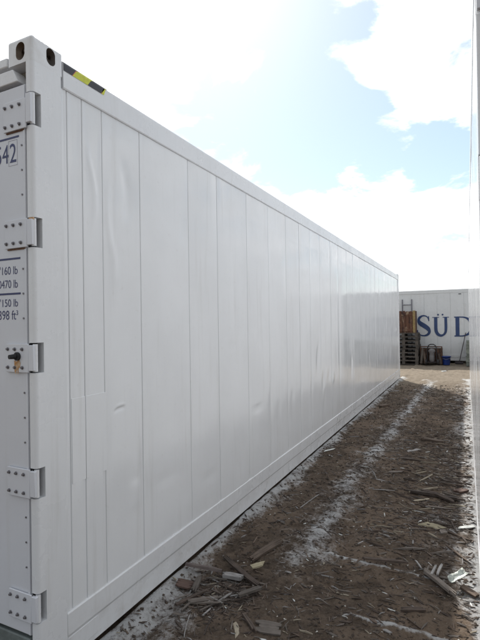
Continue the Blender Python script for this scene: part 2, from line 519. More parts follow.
# ------------------------------------------------------------------ containers
def casting_mesh(name, mat):
    """corner fitting: outer corner at the origin, body towards -x, +y, -z, apertures on three sides"""
    X0, Y0, Z0 = 0.162, 0.178, 0.118
    def cut_obj(fn):
        bm = bmesh.new(); fn(bm)
        bmesh.ops.recalc_face_normals(bm, faces=bm.faces)
        me = bpy.data.meshes.new('c'); bm.to_mesh(me); bm.free()
        o = bpy.data.objects.new('c', me); COL.objects.link(o)
        return o
    def box(bm, x0, x1, y0, y1, z0, z1):
        r = bmesh.ops.create_cube(bm, size=1)
        for v in r['verts']:
            v.co = Vector(((x0 + x1) / 2 + v.co.x * (x1 - x0), (y0 + y1) / 2 + v.co.y * (y1 - y0), (z0 + z1) / 2 + v.co.z * (z1 - z0)))
    def body(bm):
        box(bm, -X0, 0, 0, Y0, -Z0, 0)
        bmesh.ops.bevel(bm, geom=[e for e in bm.edges if not all(v.co.z < -Z0 + .001 for v in e.verts)], offset=0.016, segments=4, affect='EDGES', profile=0.5)
    def slot(axis, c, ru, rv, d):
        # stadium: ru half-width, rv half-height along the long side
        def fn(bm):
            pts = []
            for k in range(24):
                a = 2 * PI * (k + .5) / 24
                pts.append((ru * math.cos(a), ru * math.sin(a) + (rv - ru) * (1 if math.sin(a) > 0 else -1)))
            def P(p, q):
                return {'x': (q, c[1] + p[0], c[2] + p[1]), 'y': (c[0] + p[0], q, c[2] + p[1]), 'z': (c[0] + p[0], c[1] + p[1], q)}[axis]
            a = [bm.verts.new(P(p, d[0])) for p in pts]
            bb = [bm.verts.new(P(p, d[1])) for p in pts]
            n = len(pts)
            for i in range(n):
                bm.faces.new((a[i], a[(i + 1) % n], bb[(i + 1) % n], bb[i]))
            bm.faces.new(a[::-1]); bm.faces.new(bb)
        return fn
    main = cut_obj(body)
    cuts = [cut_obj(lambda bm: box(bm, -X0 + .03, -.03, .03, Y0 - .03, -Z0 + .028, -.028)),
            cut_obj(slot('x', (0, .105, -.056), .0255, .0395, (-.05, .02))),
            cut_obj(slot('y', (-.074, 0, -.062), .0285, .0405, (-.02, .05))),
            cut_obj(slot('z', (-.085, .095, 0), .0315, .058, (-.05, .02)))]
    for cobj in cuts:
        md = main.modifiers.new('b', 'BOOLEAN')
        md.operation = 'DIFFERENCE'; md.solver = 'EXACT'; md.object = cobj
    dg = bpy.context.evaluated_depsgraph_get()
    me = bpy.data.meshes.new_from_object(main.evaluated_get(dg))
    me.name = name
    for o in [main] + cuts:
        d = o.data
        bpy.data.objects.remove(o); bpy.data.meshes.remove(d)
    me.materials.clear(); me.materials.append(mat); me.materials.append(M_INNER)
    for p in me.polygons:
        c = p.center
        p.material_index = int(-X0 + .009 < c.x < -.009 and .009 < c.y < Y0 - .009 and -Z0 + .009 < c.z < -.009)
    # the bevels read smooth, the flats and the holes stay crisp
    for p in me.polygons:
        p.use_smooth = p.area < 4e-5
    me.update()
    return me


CAST = casting_mesh('corner_casting', M_FRAME)


def mesh_variant(me, sx, sy, sz):
    m2 = me.copy()
    a = np.empty(len(m2.vertices) * 3); m2.vertices.foreach_get('co', a)
    a = a.reshape(-1, 3) * np.array([sx, sy, sz]); m2.vertices.foreach_set('co', a.ravel())
    if sx * sy * sz < 0:
        m2.flip_normals()
    m2.update()
    return m2


CAST_V = {}


def casting(parent, x, y, z, sx, sy, sz):
    if MIR[0]:
        x, sx = -x, -sx
    k = (sx, sy, sz)
    if k not in CAST_V:
        CAST_V[k] = mesh_variant(CAST, *k)
    return link('corner_casting', CAST_V[k], parent, (x, y, z))


SEAMS = [.165, .205, .302, .443, .756, 1.283, 1.693, 2.225, 2.715, 3.198, 3.628, 4.03, 4.457, 4.968, 5.421, 5.935, 6.368,
         6.935, 7.454, 7.94, 8.42, 8.90, 9.39, 9.87, 10.36, 10.84, 11.33, 11.81, 12.027]


def wave(y, z, seed, strong):
    """out-of-plane shape of the thin skin, metres"""
    d = 0.0033 * vnoise(y, z * .6, 0.5, 21 + seed) + 0.0007 * vnoise(y, z * .15, 0.09, 24 + seed) + 0.0010 * vnoise(y, z * 0.7, 0.2, 22 + seed) + 0.0022 * vnoise(y, z * 0.35, 1.3, 23 + seed)
    if strong:
        # a long shallow crease high on the side
        d = d - 0.0022 * np.exp(-((z - 2.50) / 0.007) ** 2) * sstep(y, 1.9, 2.2)
        d = d + 0.0020 * np.exp(-((z - 2.52) / 0.02) ** 2) * sstep(y, 1.9, 2.2)
        # crescent dent
        zc = 1.150 - 3.0 * (y - 0.555) ** 2 + 0.10 * (y - .555)
        k = np.exp(-((y - 0.555) / 0.040) ** 4)
        d = d - 0.0075 * np.exp(-((z - zc + .012) / 0.009) ** 2) * k + 0.0045 * np.exp(-((z - zc - .006) / 0.006) ** 2) * k
        # long vertical buckles and knocks
        for (yy, z0, z1, wd, am) in ((1.20, 2.14, 2.34, .018, -.007), (.50, 1.75, 2.35, .03, .006), (.36, 2.1, 2.5, .02, .005), (.62, 2.2, 2.5, .04, -.006), (1.0, 1.2, 1.9, .06, .004), (2.0, 1.5, 2.1, .05, -.005), (4.32, .95, 1.30, .03, -.008), (4.55, .62, .95, .035, -.009), (4.60, .40, .70, .03, -.006),
                                     (5.05, .74, .86, .05, .010), (4.85, .80, .92, .03, -.006), (3.35, .55, .85, .03, -.005), (2.95, .62, .80, .03, -.004),
                                     (6.2, .70, 1.0, .04, -.007), (7.8, .75, .95, .05, .009), (8.6, .6, 1.0, .05, -.008), (9.6, .8, 1.1, .05, -.008), (11.6, 1.30, 1.42, .05, .012),
                                     (10.6, .6, 1.3, .06, .008), (1.5, .45, .50, .10, -.006), (1.9, 1.4, 1.44, .07, -.004), (2.4, .8, .85, .08, -.006), (.95, .60, .65, .10, -.005), (.65, .55, .70, .05, .004)):
            yc = yy + 0.03 * np.sin((z - z0) * 9 + yy)
            zm = (z0 + z1) / 2; zh = (z1 - z0) / 2
            d = d + am * np.exp(-((y - yc) / wd) ** 2) * np.exp(-((z - zm) / zh) ** 4)
    return d


def panel(parent, y0, y1, z0, z1, x, idx, mat, seed=0, strong=True, fine=False):
    g = 0.0022
    wy = y1 - y0
    nyc = max(6, int(wy / (0.009 if fine else 0.04)))
    ys_ = np.concatenate([[y0 + g, y0 + g, y0 + g + .0025, y0 + g + .006], np.linspace(y0 + .014, y1 - .014, nyc), [y1 - g - .006, y1 - g - .0025, y1 - g, y1 - g]])
    nzc = int((z1 - z0) / (0.009 if fine else 0.03))
    zs_ = np.linspace(z0, z1, nzc)
    YY, ZZ = np.meshgrid(ys_, zs_)
    edge = np.minimum(YY - y0, y1 - YY)
    rs = np.random.RandomState(idx + 31 * seed)
    bul = (rs.rand() - .5) * 0.004
    u = (YY - y0) / wy * 2 - 1
    v = (ZZ - z0) / (z1 - z0) * 2 - 1
    D = (wave(YY, ZZ, seed, strong) * sstep(edge, .004, .05 if wy > .2 else .03) + bul * (1 - u ** 2) * (1 - v ** 6) * min(1, wy / .3))
    D = (D + (rs.rand() - .5) * .0012) * min(1.0, (-x) / .008)
    XX = x + D
    XX[:, 0] = x - 0.016; XX[:, -1] = x - 0.016
    XX[:, 1] -= .0012; XX[:, -2] -= .0012
    nn = len(ys_)
    vs = np.stack([XX.ravel(), YY.ravel(), ZZ.ravel()], 1)
    i0 = (np.arange(nzc - 1)[:, None] * nn + np.arange(nn - 1)[None, :]).ravel()
    fs = np.stack([i0, i0 + 1, i0 + 1 + nn, i0 + nn], 1)
    mb = MB(); mb.add(vs.tolist(), fs.tolist(), 0, True)
    return mb.build('side_panel', mat, parent, fix=False)


def arc(cx, cy, r, a0, a1, n=6):
    return [(cx + r * math.cos(a0 + (a1 - a0) * k / n), cy + r * math.sin(a0 + (a1 - a0) * k / n)) for k in range(n + 1)]


HINGES = [(2.490, 2.640), (1.946, 2.080), (1.388, 1.522), (0.832, 0.966), (0.283, 0.415)]


def door_leaf(root, xa, xb, mat, detailed, plainer):
    """leaf hung at xa (towards the post), free edge at xb"""
    sgn = 1 if xa > xb else -1
    mb = MB().box(min(xa, xb), max(xa, xb), 0.0, 0.07, 0.222, 2.680)
    d = mb.build('door', mat, root, bevel=0.004)
    # thin edge strip, rubber gasket in the gap
    MB().box(min(xa, xa - sgn * .012), max(xa, xa - sgn * .012), -.0035, -.0005, .226, 2.676).build('edge_strip', mat, d, bevel=.001)
    MB().box(min(xa + sgn * .0005, xa + sgn * .007), max(xa + sgn * .0005, xa + sgn * .007), .012, .07, .21, 2.69).build('gasket', M_DARK, d)
    hm = bm_ = None
    for i, (z0, z1) in enumerate(HINGES):
        a, bq = (-.176, -.032)
        X = lambda q: xa + sgn * (q + .046)
        mb = MB()
        x0, x1 = sorted((X(a), X(bq)))
        za, zb = (z0 + .002, z1 - .004) if i else (2.478, 2.612)
        mb.box(x0, x1, -.0115, -.0042, za, zb)
        x0, x1 = sorted((X(-.0325), X(-.002)))
        mb.box(x0, x1, -.0105, .004, z0 + .010, z1 - .010)
        h = mb.build('hinge', mat, d, bevel=.0022)
        mb = MB().tube([(X(-.0105), .0095, z0 + .006), (X(-.0105), .0095, z1 - .006)], .0105, 14)
        mb.build('hinge_barrel', M_FRAME, d, fix=False)
        for zz_ in (za + .022, zb - .024):
            for xx in (-.163, -.117, -.069):
                if bm_ is None:
                    q = MB()
                    for (ra, ya, yb) in ((.0085, .0, -.003), (.0062, -.003, -.009)):
                        n = 6 if ra < .007 else 12
                        ps = [(ra * math.cos(2 * PI * k / n), ra * math.sin(2 * PI * k / n)) for k in range(n)]
                        q.prism(ps, 'y', yb, ya)
                    bm_ = q.mesh('bolt', M_STEEL, bevel=.0012, seg=1)
                xq = X(xx)
                link('bolt', bm_, d, (-xq if MIR[0] else xq, -.0115, zz_))
    rv = MB()
    n = 8
    rv.prism([(.0045 * math.cos(2 * PI * k / n), .0045 * math.sin(2 * PI * k / n)) for k in range(n)], 'y', -.003, 0)
    rvm = rv.mesh('rivet', M_STEEL)
    zz_ = .30
    while zz_ < 2.65:
        if all(not (z0 - .03 < zz_ < z1 + .03) for z0, z1 in HINGES):
            xq = xa - sgn * .024
            link('rivet', rvm, d, (-xq if MIR[0] else xq, 0, zz_))
        zz_ += .111
    if not plainer:
        for xr in (.40, .82):
            xq = xa - sgn * xr
            q = MB().tube([(xq, -.035, .16), (xq, -.035, 2.74)], .016, 12)
            for zk in (.30, .9, 1.5, 2.1, 2.6):
                q.box(xq - .035, xq + .035, -.045, 0, zk - .03, zk + .03)
            q.build('lock_rod', M_STEEL, d, fix=False)
    return d


def container(label, H=2.896, Lc=12.192, Wd=2.438, loc=(0, 0, 0), rz=0.0, mirror=False, white=None, frame=None, seams=SEAMS, detail=True, seed=0, group=None, radius=.017, recess=.010):
    MIR[0] = mirror
    white = white or M_WHITE; frame = frame or M_FRAME
    root = thing('shipping_container', label, 'container', loc, rz, group)
    ZT = H - 0.036
    # fittings
    for z, sz in ((H, 1), (0.0, -1)):
        for y, sy in ((0.0, 1), (Lc, -1)):
            casting(root, 0, y, z, 1, sy, sz)
            casting(root, -Wd, y, z, -1, sy, sz)
    # door-end corner posts with a notch at each hinge
    full = [(0, .163), (-.058, .163), (-.058, .06), (-.0385, .045), (-.0385, 0)] + arc(-radius, radius, radius, -PI / 2, 0, 7)
    notch = [(0, .163), (-.058, .163), (-.058, .06), (-.050, .046), (0, .046)]
    z0p, z1p = .118, H - .118
    for side in (0, 1):
        mb = MB()
        fx = (lambda p: p) if side == 0 else (lambda p: (-Wd - p[0], p[1]))
        cuts = [z0p]
        for a, bq in sorted(HINGES):
            cuts += [a, bq]
        cuts.append(z1p)
        for k in range(len(cuts) - 1):
            prof = notch if k % 2 else full
            sm = not (k % 2)
            mb.prism([fx(p) for p in prof], 'z', cuts[k], cuts[k + 1], 0, False)
        po = mb.build('corner_post', frame, root)
        for p in po.data.polygons:
            if abs(p.normal.x) > .03 and p.normal.y < -.03 and abs(p.normal.z) < .1:
                p.use_smooth = True
    for side in (0, 1):
        xx = (-.16, 0) if side == 0 else (-Wd, -Wd + .16)
        MB().box(xx[0], xx[1], Lc - .163, Lc, .118, H - .118).build('corner_post', frame, root, bevel=.012)
    # rails
    zt0 = H - .166
    prof = [(-.070, zt0), (-.004, zt0), (-.001, zt0 + .004), (0, zt0 + .012), (0, ZT - .012), (-.003, ZT - .004), (-.010, ZT), (-.070, ZT)]
    prof = [(-.070, zt0), (-.004, zt0), (0, zt0 + .005)] + [(0, ZT - .014)] + arc(-.014, ZT - .014, .014, 0, PI / 2, 5)[1:] + [(-.070, ZT)]
    o = MB().prism(prof, 'y', .1785, Lc - .1785).build('top_rail', frame, root)
    prof = [(-.10, .240), (-.10, .004), (-.010, .004), (-.009, .006), (-.010, .118), (-.003, .130), (-.0005, .136), (-.0005, .234), (-.004, .240)]
    o = MB().prism(prof, 'y', .166, Lc - .166).build('bottom_rail', frame, root, bevel=.0015, seg=1)
    if detail:
        # the end of the rail's lower web is lapped by a short plate
        MB().box(-.013, -.006, .170, .372, .032, .116).build('rail_end_plate', frame, root, bevel=.002)
    # the side that shows: single sheets with joints between
    prev = .165
    for i in range(1, len(seams)):
        panel(root, seams[i - 1], seams[i], .2405, zt0 - .0005, -recess, i, white, seed, detail, fine=detail and seams[i] < 1.0)
    MB().box(-.034, -.024, .16, Lc - .16, .20, H - .10).build('liner', frame, root)
    if detail:
        for (a, bq) in ((.212, .3005), (.3035, .450)):
            q = MB().box(-.0105, -.0068, a, bq, .832, 1.243)
            p = q.build('repair_patch', white, root, bevel=.0012)
            p['label'] = 'thin rectangular plate patching the narrow sheets'
    # the rest of the body
    zl = .24
    MB().box(-Wd + .004, -Wd + .03, .165, Lc - .163, zl, zt0).build('far_side_wall', frame, root)
    MB().box(-Wd, -Wd + .07, .1785, Lc - .1785, zt0, ZT).build('top_rail', frame, root, bevel=.008)
    MB().box(-Wd, -Wd + .10, .166, Lc - .166, .004, .238).build('bottom_rail', frame, root, bevel=.006)
    MB().box(-Wd + .071, -.071, .17, Lc - .17, ZT - .03, ZT - .006).build('roof', M_ROOF, root)
    MB().box(-Wd + .162, -.162, Lc - .05, Lc - .01, .12, H - .12).build('end_wall', frame, root)
    MB().box(-Wd + .163, -.163, Lc - .10, Lc, .0, .118).build('end_sill', frame, root, bevel=.01)
    MB().box(-Wd + .163, -.163, Lc - .10, Lc, H - .117, ZT).build('end_header', frame, root, bevel=.01)
    MB().box(-Wd + .11, -.11, .166, Lc - .11, .06, .20).build('floor', M_INNER, root)
    # door header: upper flange, dusty groove, drip rail
    zb = H - 2.896
    MB().box(-Wd + .1625, -.1625, 0.0, .07, 2.786 + zb, 2.828 + zb).build('door_header', frame, root, bevel=.005)
    MB().box(-Wd + .059, -.059, .062, .10, 2.69 + zb, 2.777 + zb).build('header_web', M_POCKET, root)
    q = MB()
    q.prism([(-Wd + .105, 2.701 + zb), (-.088, 2.701 + zb), (-.122, 2.762 + zb), (-Wd + .14, 2.762 + zb)], 'y', -.004, .0615)
    q.build('drip_rail', frame, root, bevel=.004)
    MB().box(-Wd + .06, -.06, .060, .10, .206, 2.69).build('gasket', M_DARK, root)
    MB().box(-Wd + .163, -.163, -.002, .16, .002, .118).build('door_sill', frame, root, bevel=.006)
    MB().box(-Wd + .06, -.06, .004, .16, .1185, .200).build('door_sill', M_SILL, root, bevel=.006)
    # doors
    xm = -Wd / 2
    d1 = door_leaf(root, -.0465, xm + .004, M_DOOR if frame is M_FRAME else frame, detail, False)
    d2 = door_leaf(root, -Wd + .0465, xm - .004, M_DOOR if frame is M_FRAME else frame, detail, False)
    MIR[0] = False
    return root, d1


left, door = container('long white container filling the left side, black and yellow tape on its top edge', seed=1, group='white refrigerated containers flanking the alley')

# print on the left container's door
yl = -.0009
for s, a, bq, c0, c1 in (('54', -.243, -.158, 2.341, 2.427), ('2', -.1495, -.1075, 2.341, 2.427),
                         ("'160 lb", -.226, -.107, 1.833, 1.871), ('0470 lb', -.2365, -.107, 1.771, 1.808),
                         ("'150 lb", -.226, -.107, 1.686, 1.722), ('398 ft³', -.2365, -.107, 1.627, 1.669)):
    text_mesh(s, a, bq, c0, c1, yl).build('lettering', M_NAVY, door, fix=False)
for z in (2.4535, 1.9035, 1.7445):
    MB().add([(-.62, yl, z - .0045), (-.088, yl, z - .0045), (-.088, yl, z + .0045), (-.62, yl, z + .0045)], [(0, 1, 2, 3)]).build('printed_rule', M_NAVY, door, fix=False)
q = MB()
xa, xb, za, zb_ = -.1585, -.0995, 2.326, 2.442
for (x0, x1, z0, z1) in ((xa, xb, za, za + .002), (xa, xb, zb_ - .002, zb_), (xa, xa + .002, za + .002, zb_ - .002), (xb - .002, xb, za + .002, zb_ - .002)):
    q.add([(x0, yl, z0), (x1, yl, z0), (x1, yl, z1), (x0, yl, z1)], [(0, 1, 2, 3)])
q.build('printed_box', M_HAIR, door, fix=False)
# rust weeping from the hinges, the sealing stud on the middle hinge
MB().box(-.168, -.050, -.0048, -.0004, 2.4725, 2.4775).build('rust_line', M_RUST, door)
MB().box(-.168, -.050, -.0048, -.0004, 1.9415, 1.9465).build('rust_line', M_RUST, door)
MB().box(-.030, -.001, -.002, .004, 2.069, 2.078).build('rust_line', M_ORUST, door)
st = MB()
st.tube([(-.098, -.0115, 1.462), (-.098, -.020, 1.462)], .019, 14)
st.tube([(-.104, -.020, 1.462), (-.109, -.048, 1.461)], [.012, .010], 10)
st.build('sealing_stud', M_DARK, door, fix=False)
rr = random.Random(5)
rs_ = MB()
for k in range(11):
    xx = -.104 + rr.uniform(-.014, .020); wd = rr.uniform(.003, .008)
    zt = 1.446 - rr.uniform(0, .012); zb2 = zt - rr.uniform(.02, .055)
    rs_.add([(xx - wd, -.0121 - k * .00006, zt), (xx + wd, -.0121 - k * .00006, zt), (xx + wd * .3, -.0121 - k * .00006, zb2), (xx - wd * .4, -.0121 - k * .00006, zb2)], [(0, 1, 2, 3)])
rs_.build('rust_stain', M_ORUST, door, fix=False)
for z in (2.073, 1.519, .966):
    MB().box(-.044, -.030, .0035, .0105, z - .012, z - .001).build('latch_pin', M_DARK, door)

# hazard tape on the near end of the top rail
tp = MB()
zt_, zl_ = 2.8615, 2.8145
def slant(a, bq, sk, mi, sk0=None):
    # follows the rail's rounded shoulder
    pts = [(0.0015, zl_), (0.0015, 2.847), (-.0025, 2.8565), (-.012, 2.8618), (-.05, 2.8618)]
    vs = []
    for y_, ks in ((a, sk if sk0 is None else sk0), (bq, sk)):
        for k, (x_, z_) in enumerate(pts):
            vs.append((x_, y_ + ks * min(1.2, k / 2.2), z_))
    n = len(pts)
    tp.add(vs, [(k, n + k, n + k + 1, k + 1) for k in range(n - 1)], mi)
slant(.179, .232, .052, 1, 0.0)
slant(.232, .236, .052, 2)
slant(.236, .335, .052, 0)
slant(.335, .430, .052, 1)
slant(.430, .434, .052, 2)
slant(.434, .452, .030, 0)
tp.build('hazard_tape', [M_YEL, M_BLK, M_ORANGE], left, fix=False)

right, _d = container('white container along the right edge of the photo, its long side almost edge-on', loc=(1.748, .088, 0), mirror=True, seed=5, radius=.005, recess=.004, detail=False, group='white refrigerated containers flanking the alley')

# ------------------------------------------------------------------ the lettered container across the end
FY = 17.55
FH = 2.70
fs_seams = [.165] + list(np.linspace(.62, 12.027, 26))
FX0 = -8.6
far_c, _ = container('greyish white container with large blue letters standing across the far end of the alley', H=FH, loc=(FX0, FY, .075), rz=-PI / 2, white=M_FAR, frame=M_FAR, seams=fs_seams, detail=False, seed=9)
for a in (0.3, 6.0, 11.4):
    pass


def ribbon(pts, widths, n=10):
    """stroke with varying width through catmull-rom points, in a plane (u, v)"""
    P = [Vector(p) for p in pts]
    out = []
    for i in range(len(P) - 1):
        p0, p1, p2, p3 = P[max(i - 1, 0)], P[i], P[i + 1], P[min(i + 2, len(P) - 1)]
        for k in range(n):
            s = k / n
            q = 0.5 * ((2 * p1) + (p2 - p0) * s + (2 * p0 - 5 * p1 + 4 * p2 - p3) * s * s + (3 * p1 - p0 - 3 * p2 + p3) * s ** 3)
            out.append((q, widths[i] * (1 - s) + widths[i + 1] * s))
    out.append((P[-1], widths[-1]))
    l, r = [], []
    for i, (q, wd) in enumerate(out):
        d = (out[min(i + 1, len(out) - 1)][0] - out[max(i - 1, 0)][0]).normalized()
        nrm = Vector((-d.y, d.x))
        l.append(q + nrm * wd / 2); r.append(q - nrm * wd / 2)
    return l, r


class Glyph:
    def __init__(self, x0, z0, sx, sz):
        self.mb = MB(); self.o = (x0, z0, sx, sz); self.k = 0
    def P(self, u, v):
        x0, z0, sx, sz = self.o
        return (.0012 + .00015 * self.k, x0 + u * sx - FX0, z0 + v * sz - .075)
    def stroke(self, pts, ws):
        l, r = ribbon(pts, [q * 1.22 for q in ws])
        vs = [self.P(*p) for p in l] + [self.P(*p) for p in r]
        n = len(l)
        self.mb.add(vs, [(i, n + i, n + i + 1, i + 1) for i in range(n - 1)]); self.k += 1
    def poly(self, pts):
        self.mb.add([self.P(*p) for p in pts], [tuple(range(len(pts)))]); self.k += 1
    def done(self):
        o = self.mb.build('lettering', M_BLUE_LETTER, far_c, fix=False)
        return o


# S
g = Glyph(-.045, .99, .50, .80)
g.stroke([(.86, .79), (.78, .91), (.58, .975), (.38, .955), (.20, .86), (.16, .74), (.24, .63), (.45, .535), (.68, .435), (.86, .32), (.90, .20), (.78, .08), (.55, .025), (.32, .045), (.14, .12), (.06, .24)],
         [.05, .05, .05, .07, .12, .17, .19, .19, .19, .19, .16, .10, .055, .05, .05, .05])
g.poly([(.84, .72), (.91, .72), (.90, .96), (.84, .95)])
g.poly([(.02, .30), (.02, .02), (.08, .05), (.10, .30)])
g.done()
# U with two dots
g = Glyph(.505, .98, .60, .735)
g.stroke([(.22, 1.0), (.22, .75), (.22, .45), (.24, .27), (.33, .12), (.50, .045), (.66, .09), (.77, .22), (.80, .42), (.80, .75), (.80, 1.0)],
         [.155, .155, .155, .155, .14, .10, .085, .11, .13, .13, .13])
g.poly([(.02, .965), (.42, .965), (.42, 1.0), (.02, 1.0)])
g.poly([(.62, .965), (.98, .965), (.98, 1.0), (.62, 1.0)])
for uu in (.36, .62):
    g.poly([(uu + .055 * math.cos(2 * PI * k / 14), 1.115 + .045 * math.sin(2 * PI * k / 14)) for k in range(14)])
g.done()
# D
g = Glyph(1.235, .98, .72, .735)
g.stroke([(.20, .0), (.20, .5), (.20, 1.0)], [.15, .15, .15])
g.stroke([(.05, .975), (.35, .975), (.55, .95), (.74, .84), (.83, .66), (.85, .5), (.83, .33), (.74, .16), (.55, .05), (.35, .022), (.05, .022)],
         [.05, .05, .06, .11, .15, .16, .15, .11, .06, .05, .05])
g.done()
# lashing ring near the top rail and timber the container stands on
MB().box(.002, .012, 10.03, 10.12, 2.47, 2.495).build('lashing_ring', M_DARK, far_c, bevel=.003)

# ------------------------------------------------------------------ woods and small stuff materials
W_DARK = wood('wood_dark', (0.030, 0.022, 0.018), (0.085, 0.062, 0.050))
W_GREY = wood('wood_grey', (0.080, 0.067, 0.058), (0.160, 0.138, 0.122))
W_LIGHT = wood('wood_light_grey', (0.19, 0.182, 0.178), (0.33, 0.32, 0.315))
W_BROWN = wood('wood_brown', (0.075, 0.053, 0.040), (0.155, 0.115, 0.090))
W_RED = wood('wood_red_brown', (0.055, 0.033, 0.027), (0.10, 0.063, 0.050))
W_PINK = wood('wood_pink_grey', (0.12, 0.095, 0.09), (0.22, 0.18, 0.17))
W_PALE = wood('wood_pale', (0.20, 0.17, 0.125), (0.34, 0.30, 0.235))
W_WHITE = wood('wood_white_painted', (0.55, 0.57, 0.55), (0.72, 0.74, 0.73), 0.5)
W_YEL = wood('wood_yellowish', (0.24, 0.21, 0.14), (0.36, 0.32, 0.22))
W_PALLET = wood('pallet_wood', (0.040, 0.034, 0.030), (0.105, 0.092, 0.08))
W_PALLET2 = wood('pallet_wood_green', (0.10, 0.115, 0.10), (0.20, 0.215, 0.19))
WM = dict(dk=W_DARK, gy=W_GREY, lg=W_LIGHT, br=W_BROWN, rd=W_RED, pk=W_PINK, pale=W_PALE, wh=W_WHITE, yel=W_YEL, twig=W_GREY)


def splinter(mb, L_, wd, th, rnd, mi=0, ns=4, ragged=1.0, mtx=None):
    """a split piece of wood along x, centred, its underside at z = 0"""
    vs = []
    bend = rnd.uniform(-.03, .03) * L_
    for k in range(ns + 1):
        s = k / ns
        ex = 1.0
        if k in (0, ns):
            ex = rnd.uniform(.55, 1.0)
        cx = (s - .5) * L_ + (rnd.uniform(-.05, .05) * L_ if 0 < k < ns else 0)
        cy = bend * (1 - (2 * s - 1) ** 2) + rnd.uniform(-.09, .09) * wd * ragged
        hw = wd / 2 * ex * rnd.uniform(.8, 1.1)
        hh = th * rnd.uniform(.75, 1.1) * (0.6 if k in (0, ns) else 1)
        zb = rnd.uniform(0, .15) * th
        sk = rnd.uniform(-1.2, 1.2) * wd * ragged * (1 if k in (0, ns) else .15)
        vs += [(cx + sk, cy - hw, zb), (cx - sk, cy + hw, zb), (cx - sk, cy + hw * .85, zb + hh), (cx + sk, cy - hw * .85, zb + hh * rnd.uniform(.7, 1.0))]
    fs = [(3, 2, 1, 0), tuple(range(ns * 4, ns * 4 + 4))]
    for k in range(ns):
        for j in range(4):
            a, bq = k * 4 + j, k * 4 + (j + 1) % 4
            fs.append((a, bq, bq + 4, a + 4))
    if mtx is not None:
        vs = [mtx @ Vector(v) for v in vs]
    mb.add(vs, fs, mi)


def plank(mb, L_, wd, th, rnd, mi=0):
    """a board broken out along its grain: strips side by side with ends of uneven length"""
    n = max(2, min(7, int(wd / .009))) if wd < .075 else 3
    cuts = sorted([-.5, .5] + [(-.5 + (k + 1) / n) + rnd.uniform(-.25, .25) / n for k in range(n - 1)])
    bow = rnd.uniform(-.02, .02) * L_
    e = min(.16 * L_, .05)
    ea, eb = rnd.uniform(-.5, .5) * e, rnd.uniform(-.5, .5) * e
    for k in range(n):
        y0, y1 = cuts[k] * wd, cuts[k + 1] * wd
        xa = -L_ / 2 + (rnd.random() ** 2) * e + ea * cuts[k]
        xb = L_ / 2 - (rnd.random() ** 2) * e + eb * cuts[k]
        zt = th * rnd.uniform(.94, 1.03)
        vs = []
        for s_ in range(5):
            t_ = s_ / 4
            x = xa + (xb - xa) * t_
            yo = bow * (1 - (2 * t_ - 1) ** 2)
            nar = rnd.uniform(.35, .9) if s_ in (0, 4) else 1.0
            yc, yh = (y0 + y1) / 2, (y1 - y0) / 2 + .0004
            zz_ = zt + rnd.uniform(-.05, .05) * th
            vs += [(x, yo + yc - yh * nar, 0), (x, yo + yc + yh * nar, 0), (x, yo + yc + yh * nar * .992, zz_), (x, yo + yc - yh * nar * .992, zz_ + rnd.uniform(-.04, .04) * th)]
        fs = [(3, 2, 1, 0), (16, 17, 18, 19)]
        for s_ in range(4):
            for j in range(4):
                a, bq = s_ * 4 + j, s_ * 4 + (j + 1) % 4
                fs.append((a, bq, bq + 4, a + 4))
        mb.add(vs, fs, mi)


def gh(x, y):
    return float(ground_h(np.array([x]), np.array([y]))[0])


def lay(o, x, y, rz, L_, lift=0.0, tilt=None, roll=0.0):
    """set a piece on the soil, leaning with it"""
    dx, dy = math.cos(rz), math.sin(rz)
    za, zb = gh(x - dx * L_ * .4, y - dy * L_ * .4), gh(x + dx * L_ * .4, y + dy * L_ * .4)
    ty = -math.atan2(zb - za, L_ * .8) if tilt is None else tilt
    o.location = (x, y, max(gh(x, y), (za + zb) / 2) - .002 + lift)
    o.rotation_euler = (roll, ty, rz)


